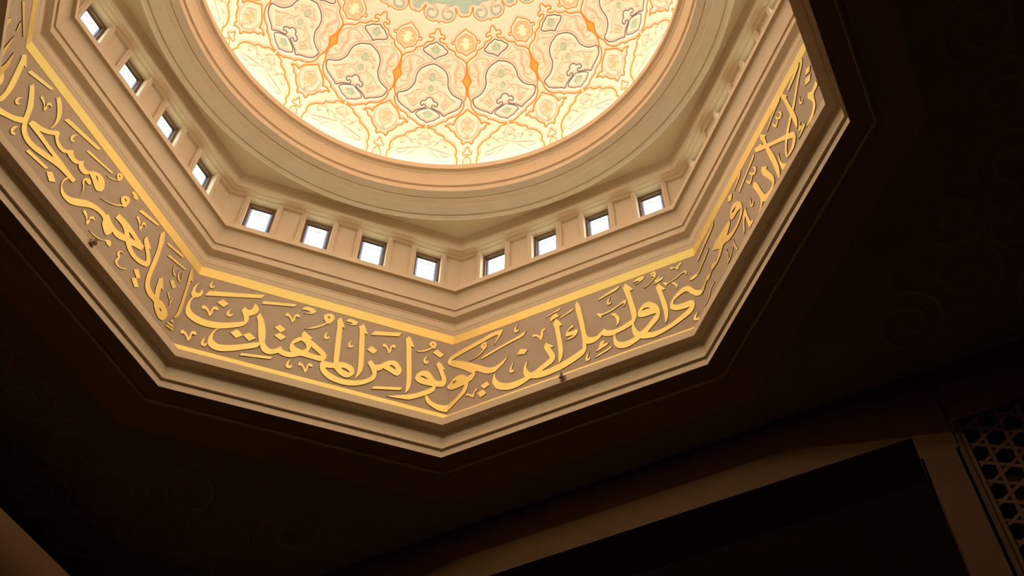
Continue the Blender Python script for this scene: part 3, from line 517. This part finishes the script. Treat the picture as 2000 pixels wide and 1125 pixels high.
def relief_piece(name, s, loops, parent, lift):
    dfront = s.ad(10.0)-RELIEF-lift; dback = s.ad(10.0)+0.005
    hf = s.half(dfront); LP = []
    for l in loops:
        P = [to_side(s, x, y, dfront) for x, y in smooth_path(l)]
        P = clip(clip(P, hf-0.001, 1), -hf+0.001, -1)
        Q = []
        for p in P:
            if not Q or math.dist(p, Q[-1]) > 1e-4: Q.append(p)
        if len(Q) > 2 and math.dist(Q[0], Q[-1]) < 1e-4: Q.pop()
        if len(Q) >= 3: LP.append(Q)
    if not LP or abs(area(LP[0])) < 1e-4: return None
    if area(LP[0]) < 0: LP[0].reverse()
    LP = [LP[0]] + [q if area(q) < 0 else q[::-1] for q in LP[1:]]
    tri = tessellate_polygon([[Vector((u, z, 0)) for u, z in q] for q in LP])
    flat = [p for q in LP for p in q]; n = len(flat)
    V = [s.pt(u, dfront, z) for u, z in flat] + [s.pt(u, dback, z) for u, z in flat]; Fc = []
    for t in tri:
        a, b, c = (flat[i] for i in t); o = (b[0]-a[0])*(c[1]-a[1])-(c[0]-a[0])*(b[1]-a[1])
        if abs(o) < 1e-10: continue
        Fc.append(tuple(t) if o > 0 else tuple(t[::-1]))
    k = 0; nfront = len(Fc)
    for q in LP:
        m_ = len(q)
        for i in range(m_):
            j = (i+1) % m_
            if abs(q[i][0]) > hf-0.002 and abs(q[j][0]) > hf-0.002: continue        # cut face where the stroke runs on round the corner
            Fc.append((k+i, n+k+i, n+k+j, k+j))
        k += m_
    # a stroke cut by the corner can fall into several pieces: one object each
    lab = list(range(2*n))
    def root(i):
        while lab[i] != i: i = lab[i]
        return i
    for f in Fc:
        for i in f[1:]: lab[root(i)] = root(f[0])
    groups = {}
    for fi, f in enumerate(Fc): groups.setdefault(root(f[0]), []).append(fi)
    for fs in groups.values():
        idx = sorted({i for fi in fs for i in Fc[fi]}); mp = {i: j for j, i in enumerate(idx)}
        if len(fs) < 6: continue
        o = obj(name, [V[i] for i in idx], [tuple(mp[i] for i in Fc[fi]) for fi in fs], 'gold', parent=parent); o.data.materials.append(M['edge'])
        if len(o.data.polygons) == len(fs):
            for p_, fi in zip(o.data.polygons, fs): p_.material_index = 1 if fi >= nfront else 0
PIECE = {'letter': 'letter', 'mark': 'accent_mark', 'dot': 'letter_dot', 'bar': 'vowel_stroke'}
PLABEL = {'HA': 'cropped strip of gold Arabic inscription panel in the top left corner of the picture',
          'AB': 'gold Arabic inscription panel slanting down the left side beneath the four left windows',
          'BC': 'gold Arabic inscription panel left of the lowest corner of the drum',
          'CD': 'gold Arabic inscription panel right of the lowest corner of the drum',
          'DE': 'steeply foreshortened gold Arabic inscription panel on the right side of the drum'}
traces = load_trace()
for k in SIDES:
    s = SIDE[k]; d0 = s.ad(10.0); h0 = s.half(d0)
    V = [s.pt(-h0, d0, 22.2), s.pt(h0, d0, 22.2), s.pt(h0, d0, 26.72), s.pt(-h0, d0, 26.72), s.pt(-h0, d0+0.04, 22.2), s.pt(h0, d0+0.04, 22.2), s.pt(h0, d0+0.04, 26.72), s.pt(-h0, d0+0.04, 26.72)]
    BF = [(0, 3, 2, 1), (4, 5, 6, 7), (0, 4, 7, 3), (1, 2, 6, 5), (3, 7, 6, 2), (0, 1, 5, 4)]
    if k not in PLABEL:
        struct(obj('trim_%d' % (9+SIDES.index(k)-5), V, BF, 'panel')); continue  # plain wall fields of the inscription band on unseen sides, not mouldings
    base = s.pt(0, d0, 22.26)
    pn = thing('inscription_panel', base, PLABEL[k], 'inscription', 'inscription panels around the drum')
    obj('panel_field', V, BF, 'panel', parent=pn)
    for za, zb in ((26.214, 26.60), (22.45, 23.185)):
        df = d0-0.012; hf = s.half(df)
        V = [s.pt(-hf, df, za), s.pt(hf, df, za), s.pt(hf, df, zb), s.pt(-hf, df, zb), s.pt(-h0, d0+.005, za), s.pt(h0, d0+.005, za), s.pt(h0, d0+.005, zb), s.pt(-h0, d0+.005, zb)]
        obj('gold_border', V, [(0, 1, 2, 3), (0, 4, 5, 1), (3, 2, 6, 7), (0, 3, 7, 4), (1, 5, 6, 2)], 'gold', parent=pn)
    key = 'ZA' if k == 'HA' else k; q = 0
    for pk, kind, loops in traces:
        if key not in pk.split('+'): continue
        q += 1; relief_piece(PIECE[kind], s, loops, pn, 0.0006*(q % 9))

# ------------------------------------------------------------------ dome and its painted relief
RHO, ZC = 8.07, 32.08
DOFF = math.radians(-1.38)
dome_org = W(0, 0, ZC)
V, Fc = [], []
NU, NV = 128, 40
for j in range(NV):
    ph = math.radians(-1.0) + (math.radians(90)-math.radians(-1.0))*j/NV
    for i in range(NU):
        a = 2*math.pi*i/NU; V.append(W(RHO*math.cos(ph)*math.cos(a), RHO*math.cos(ph)*math.sin(a), ZC+RHO*math.sin(ph)))
V.append(W(0, 0, ZC+RHO))
for j in range(NV-1):
    for i in range(NU): i2 = (i+1) % NU; Fc.append((j*NU+i, j*NU+i2, (j+1)*NU+i2, (j+1)*NU+i))
for i in range(NU): Fc.append(((NV-1)*NU+i, (NV-1)*NU+(i+1) % NU, NU*NV))
dome = struct(obj('ceiling_dome', V, Fc, 'dome', org=dome_org, smooth=True))

def to_dome(px, py):
    D = ray(px, py); o = CU-Vector((0, 0, ZC)); a = D.dot(D); b = 2*o.dot(D); c = o.dot(o)-RHO*RHO
    t = (-b+math.sqrt(max(0, b*b-4*a*c)))/(2*a); X = o+D*t
    return (math.atan2(X.y, X.x), math.asin(max(-1, min(1, X.z/RHO))))
AX = {'M': math.radians(101.25)+DOFF, 'L': math.radians(90)+DOFF}
def sph(th, ph, h): r = (RHO-h)*S; return Vector((r*math.cos(ph)*math.cos(th), r*math.cos(ph)*math.sin(th), r*math.sin(ph)))
PXU = 52.0                                            # pixels per drum unit at the dome
def ribbon(P, w, h, closed):
    """P: (theta, phi) path -> raised strip on the dome, vertices about the dome's centre"""
    n = len(P); C = [sph(t, p, 0) for t, p in P]; V, Fc = [], []
    for i in range(n):
        a = C[i-1] if (closed or i) else C[0]; b = C[(i+1) % n] if (closed or i < n-1) else C[-1]
        tn = (b-a)
        if tn.length < 1e-9: tn = Vector((0, 0, 1))
        tn.normalize(); nn = C[i].normalized(); sd = nn.cross(tn).normalized()*(w*S/2)
        for off, lift in ((-1, -0.01), (-1, h), (1, h), (1, -0.01)): V.append(C[i]*(1-lift/RHO) + sd*off)
    for i in range(n if closed else n-1):
        j = (i+1) % n
        for q in range(3): Fc.append((4*i+q, 4*i+q+1, 4*j+q+1, 4*j+q))
    if not closed: Fc += [(0, 1, 2, 3), (4*n-4, 4*n-1, 4*n-2, 4*n-3)]
    return V, Fc
def fill(P, h):
    cp = math.cos(sum(p for _, p in P)/len(P))
    tri = tessellate_polygon([[Vector((t*cp, p, 0)) for t, p in P]]); n = len(P)
    V = [sph(t, p, h) for t, p in P] + [sph(t, p, -0.01) for t, p in P]
    Fc = [tuple(t) for t in tri] + [(i, n+i, n+(i+1) % n, (i+1) % n) for i in range(n)]
    return V, Fc
ornparts = []                                         # (part, parent, material, mesh)
for ln in ORN.strip().splitlines():
    part, par, ax, colr, kind, w, b, rest = ln.split(None, 7); w = float(w)/PXU
    x0, y0, sc = OBASE[b]; v = [float(t) for t in rest.split()]
    H = [(x0+v[i]/sc, y0+v[i+1]/sc) for i in range(0, len(v), 2)]
    A0 = AX[ax]; T = [to_dome(x, y) for x, y in H]
    T = [(t-A0, p) for t, p in T]
    if kind in 'cp': T[0] = (0.0, T[0][1]); T[-1] = (0.0, T[-1][1])
    h = {'orange': 0.030, 'mauve': 0.030, 'tan': 0.024, 'cream': 0.036, 'green': 0.030}.get(colr, 0.026)
    halves = [T, [(-t, p) for t, p in T]]
    geo = []; ribs = []
    if kind == 'p':
        P = smooth_path(T, False) ; P = P + [(-t, p) for t, p in P[-2:0:-1]]
        geo.append(fill(P, h))
    elif kind == 'c':
        P = smooth_path(T, False); P = P + [(-t, p) for t, p in P[-2:0:-1]]
        geo.append(ribbon(P, w, h, True)); ribs.append(ribbon(P, w+0.085, 0.016, True))
    else:
        for q in halves:
            P = smooth_path(q, False); geo.append(ribbon(P, w, h, False))
            if colr == 'orange': ribs.append(ribbon(P, w+0.085, 0.016, False))
    def rotated(g): V, Fc = merge(g); R_ = Matrix.Rotation(A0, 3, 'Z'); return [R_ @ x for x in V], Fc
    def mk(nm, g, m):
        V, Fc = rotated(g); me = mesh(nm, V, Fc, m)
        bm = bmesh.new(); bm.from_mesh(me); bmesh.ops.recalc_face_normals(bm, faces=bm.faces); bm.to_mesh(me); bm.free(); return me
    ornparts.append((part, par, mk(part, geo, colr), mk('plaster_rib', ribs, 'rib') if ribs and colr in ('orange', 'mauve') else None))
for kk in range(16):
    rz = math.radians(22.5*kk); made = {}
    for part, par, me, rib in ornparts:
        if par == '-':
            o = link(part, me, dome); o.rotation_euler = (0, 0, rz); made[part] = o
            if rib: link('plaster_rib', rib, o)
        else:
            link(part, me, made[par])
            if rib: link('plaster_rib', rib, made[par])
# blue-grey heart of the dome inside the scalloped rosette
edge = [(800, 72), (690, 60), (640, 90), (590, 75), (540, 30), (470, 25), (420, 70), (380, 150), (310, 140), (294, 150)]
E_ = [to_dome(780+x/10, y/10) for x, y in edge]; E_ = sorted([(t-AX['M'], p) for t, p in E_]); half = [(max(0, t), p) for t, p in E_]
step = math.radians(22.5); sc_ = (step/2)/half[-1][0]
half = [(t*sc_, p) for t, p in half]
loop = []
for kk in range(16):
    a0 = AX['M']+kk*step
    loop += [(a0-t, p) for t, p in half[::-1][1:]] + [(a0+t, p) for t, p in half[1:]]
V, Fc = [], []; n = len(loop); NR = 8
for j in range(NR):
    for t, p in loop: V.append(sph(t, p+(math.pi/2-p)*j/NR, 0.012))
V.append(sph(0, math.pi/2, 0.012))
for j in range(NR-1):
    for i in range(n): Fc.append((j*n+i, j*n+(i+1) % n, (j+1)*n+(i+1) % n, (j+1)*n+i))
for i in range(n): Fc.append(((NR-1)*n+i, (NR-1)*n+(i+1) % n, NR*n))
link('rosette_heart', mesh('rosette_heart', V, Fc, 'bluegrey', True), dome)

# ------------------------------------------------------------------ dark hall below
HW, ZF, ZCE = 30.0, -EYE/S, 21.08
def dirs(deg): a = math.radians(deg); return Vector((math.cos(a), math.sin(a), 0)), Vector((math.sin(a), -math.cos(a), 0))
NR_, TR_ = dirs(67.5)                                 # right-hand wall: outward normal, along (to the right)
NL_, TL_ = dirs(157.5)
def hp(n, t, h, al, z): p = n*h + t*al; return W(p.x, p.y, z)
V = [hp(NR_, TR_, sy*HW, sx*HW, ZF) for sx, sy in ((-1, -1), (1, -1), (1, 1), (-1, 1))]
struct(obj('floor', V, [(0, 1, 2, 3)], 'floor'))
# ceiling slab with the octagonal opening
V, Fc = [], []
angs = sorted([cang(k) % (2*math.pi) for k in CORNERS] + [math.radians(a) % (2*math.pi) for a in (22.5, 112.5, 202.5, 292.5)])
for a in angs:
    d2 = Vector((math.cos(a), math.sin(a)))
    ri = min(SIDE[k].ad(9.55)/d2.dot(SIDE[k].n) for k in SIDES if d2.dot(SIDE[k].n) > 0.3)
    ro = min(HW/abs(d2.x*q.x+d2.y*q.y) for q in (NR_, TR_) if abs(d2.x*q.x+d2.y*q.y) > 1e-6)
    for z in (ZCE+0.004, ZCE+0.4): V += [W(d2.x*ri, d2.y*ri, z), W(d2.x*ro, d2.y*ro, z)]
n = len(angs)
for i in range(n):
    j = (i+1) % n; Fc += [(4*i, 4*i+1, 4*j+1, 4*j), (4*i+2, 4*j+2, 4*j+3, 4*i+3), (4*i+1, 4*i+3, 4*j+3, 4*j+1)]
ceil = struct(obj('ceiling', V, Fc, 'ceil', org=W(0, 0, ZCE)))
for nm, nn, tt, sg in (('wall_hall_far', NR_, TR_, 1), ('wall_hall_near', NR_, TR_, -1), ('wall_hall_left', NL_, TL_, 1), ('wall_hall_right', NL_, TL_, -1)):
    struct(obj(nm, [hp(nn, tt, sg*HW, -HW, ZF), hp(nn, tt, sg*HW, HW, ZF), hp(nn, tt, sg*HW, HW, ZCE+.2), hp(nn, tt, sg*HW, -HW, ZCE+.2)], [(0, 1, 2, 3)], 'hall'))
# raised octagonal moulding on the ceiling around the opening
octring('trim_5', [(10.18, 21.09), (10.12, 20.99), (10.05, 20.985), (10.02, 21.0), (10.01, 21.09)], 'relief')
# scrolling relief on the ceiling
def spiral(R0, turns, w, h, sg):
    P = []
    N = int(22*turns)
    for i in range(N+1):
        t = i/N; a = sg*2*math.pi*turns*t; r = R0*(0.12+0.88*t); P.append(Vector((r*math.cos(a), r*math.sin(a), 0)))
    V, Fc = [], []
    for i, p in enumerate(P):
        tn = (P[min(i+1, N)]-P[max(i-1, 0)]).normalized(); sd = Vector((-tn.y, tn.x, 0))*w/2
        for o_, z in ((-1, 0.01), (-0.5, -h), (0.5, -h), (1, 0.01)): V.append(p+sd*o_+Vector((0, 0, z)))
    for i in range(N):
        for q in range(3): Fc.append((4*i+q, 4*i+q+1, 4*i+5+q, 4*i+4+q))
    return V, Fc
sp_me = []
for sg in (-1, 1):
    V, Fc = spiral(0.60, 1.9, 0.11, 0.035, sg); sp_me.append(mesh('scroll_relief', V, Fc, 'relief'))
for iu in range(-9, 10):
    for iv in range(-9, 8):
        p = NR_*(iv*1.75 + (0.87 if iu % 2 else 0)) + TR_*(iu*1.7)
        if p.length < 11.7 or p.dot(NR_) > 10.3 or p.y < -4.5 or p.dot(NL_) > 14.5 or p.dot(TR_) > 15: continue
        o = link('scroll_relief', sp_me[(iu+iv) % 2], ceil, Vector((S*p.x, S*p.y, 0))); o.rotation_euler = (0, 0, random.uniform(0, 6.28))
# right-hand wall: spandrel beam over a dark opening, pilaster, wall over the lattice
H1 = 11.3
def hbox(n, t, h0, h1, a0, a1, z0, z1):
    c = (hp(n, t, h0, a0, z0)+hp(n, t, h1, a1, z1))/2
    return box(c, n, t, Vector((0, 0, 1)), S*(h1-h0)/2, S*abs(a1-a0)/2, S*(z1-z0)/2)
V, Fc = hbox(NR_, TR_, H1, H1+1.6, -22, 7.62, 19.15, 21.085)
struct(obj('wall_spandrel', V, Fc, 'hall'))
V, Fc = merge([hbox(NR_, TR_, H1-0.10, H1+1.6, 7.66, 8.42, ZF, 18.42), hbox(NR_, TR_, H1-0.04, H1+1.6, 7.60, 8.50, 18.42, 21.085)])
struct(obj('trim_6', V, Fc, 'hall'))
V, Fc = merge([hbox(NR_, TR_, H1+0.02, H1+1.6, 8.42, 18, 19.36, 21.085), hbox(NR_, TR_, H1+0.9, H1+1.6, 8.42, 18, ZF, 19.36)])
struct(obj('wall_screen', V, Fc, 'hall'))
scr = thing('lattice_screen', hp(NR_, TR_, H1, 10.6, ZF), 'carved geometric lattice screen of hexagons and triangles beside the pilaster, lower right', 'screen')
V, Fc = merge([hbox(NR_, TR_, H1, H1+0.3, 8.50, 8.62, ZF, 19.36), hbox(NR_, TR_, H1+0.04, H1+0.3, 8.62, 8.74, ZF, 19.36), hbox(NR_, TR_, H1, H1+0.3, 8.62, 13.0, 19.24, 19.36), hbox(NR_, TR_, H1, H1+0.3, 12.9, 13.0, ZF, 19.36), hbox(NR_, TR_, H1, H1+0.3, 8.62, 13.0, 7.6, 8.05), hbox(NR_, TR_, H1+0.06, H1+0.3, 8.62, 13.0, ZF, 7.6)])
obj('screen_frame', V, Fc, 'hall', parent=scr)
a0, a1, z0, z1 = 8.72, 12.95, 8.0, 19.28
p_ = 0.49
for fam in range(3):
    an = math.radians(90+60*fam); dx, dz = math.cos(an), math.sin(an); nx, nz = -dz, dx
    ac, zc = (a0+a1)/2, (z0+z1)/2
    for i in range(-20, 20):
        off = (i+0.5)*p_; bx, bz = ac+nx*off, zc+nz*off; lo, hi = -50, 50
        for q, dq, m0, m1 in ((bx, dx, a0, a1), (bz, dz, z0, z1)):
            if abs(dq) < 1e-6:
                if not m0 < q < m1: lo, hi = 1, 0
                continue
            t0, t1 = sorted(((m0-q)/dq, (m1-q)/dq)); lo, hi = max(lo, t0), min(hi, t1)
        if hi-lo < 0.15: continue
        mid = (lo+hi)/2; c = hp(NR_, TR_, H1+0.17+0.004*fam, bx+dx*mid, bz+dz*mid)
        V, Fc = box(c, NR_, (TR_*dx+Vector((0, 0, dz))), (TR_*nx+Vector((0, 0, nz))), S*0.09, S*(hi-lo)/2, S*0.043)
        obj('slat', V, Fc, 'hall', parent=scr)
# left-hand side: heavy rounded cornice on a low wall, void above it
rc = 1.2; hc, zc = 11.3+rc*0.694, 17.7-rc*0.721
V, Fc = [], []; N = 40
for al in (-26, 26):
    for i in range(N): a = 2*math.pi*i/N; V.append(hp(NL_, TL_, hc+rc*math.cos(a), al, zc+rc*math.sin(a)))
Fc = [(i, (i+1) % N, N+(i+1) % N, N+i) for i in range(N)] + [tuple(range(N)), tuple(range(N, 2*N))[::-1]]
struct(obj('trim_7', V, Fc, 'hall', smooth=True))
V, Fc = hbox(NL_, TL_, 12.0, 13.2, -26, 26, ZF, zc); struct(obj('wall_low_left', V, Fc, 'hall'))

# ------------------------------------------------------------------ small fittings on the ledge of the inscription band
def fitting(k, px, py, label):
    s = SIDE[k]; d = s.ad(9.19); u, z = to_side(s, px, py, d)
    ex = Vector((s.t.x, s.t.y, 0)); ey = Vector((s.n.x, s.n.y, 0)); ez = Vector((0, 0, 1)); o = s.pt(u, d, z)
    t = thing('ledge_spotlight', o, label, 'spotlight', 'small fittings on the ledge')
    V, Fc = box(o-ey*S*0.012, ex, ey, ez, S*0.075, S*0.03, S*0.085); obj('back_plate', V, Fc, 'metal', parent=t)
    V, Fc = box(o-ey*S*0.07+ez*S*0.03, ex, ey, ez, S*0.018, S*0.05, S*0.018); obj('arm', V, Fc, 'frame', parent=t)
    V, Fc = cyl(o-ey*S*0.12+ez*S*0.09, -ez, S*0.03, S*0.16, 16, S*0.055); obj('lamp_head', V, Fc, 'frame', parent=t)
    V, Fc = cyl(o-ey*S*0.12-ez*S*0.07, -ez, S*0.065, S*0.015, 16); obj('lens_ring', V, Fc, 'metal', parent=t)
fitting('AB', 178.5, 474.5, 'small dark metal spotlight on the ledge below the left inscription panel')
fitting('CD', 1100, 739.5, 'small dark metal spotlight on the ledge below the panel right of the lowest corner')
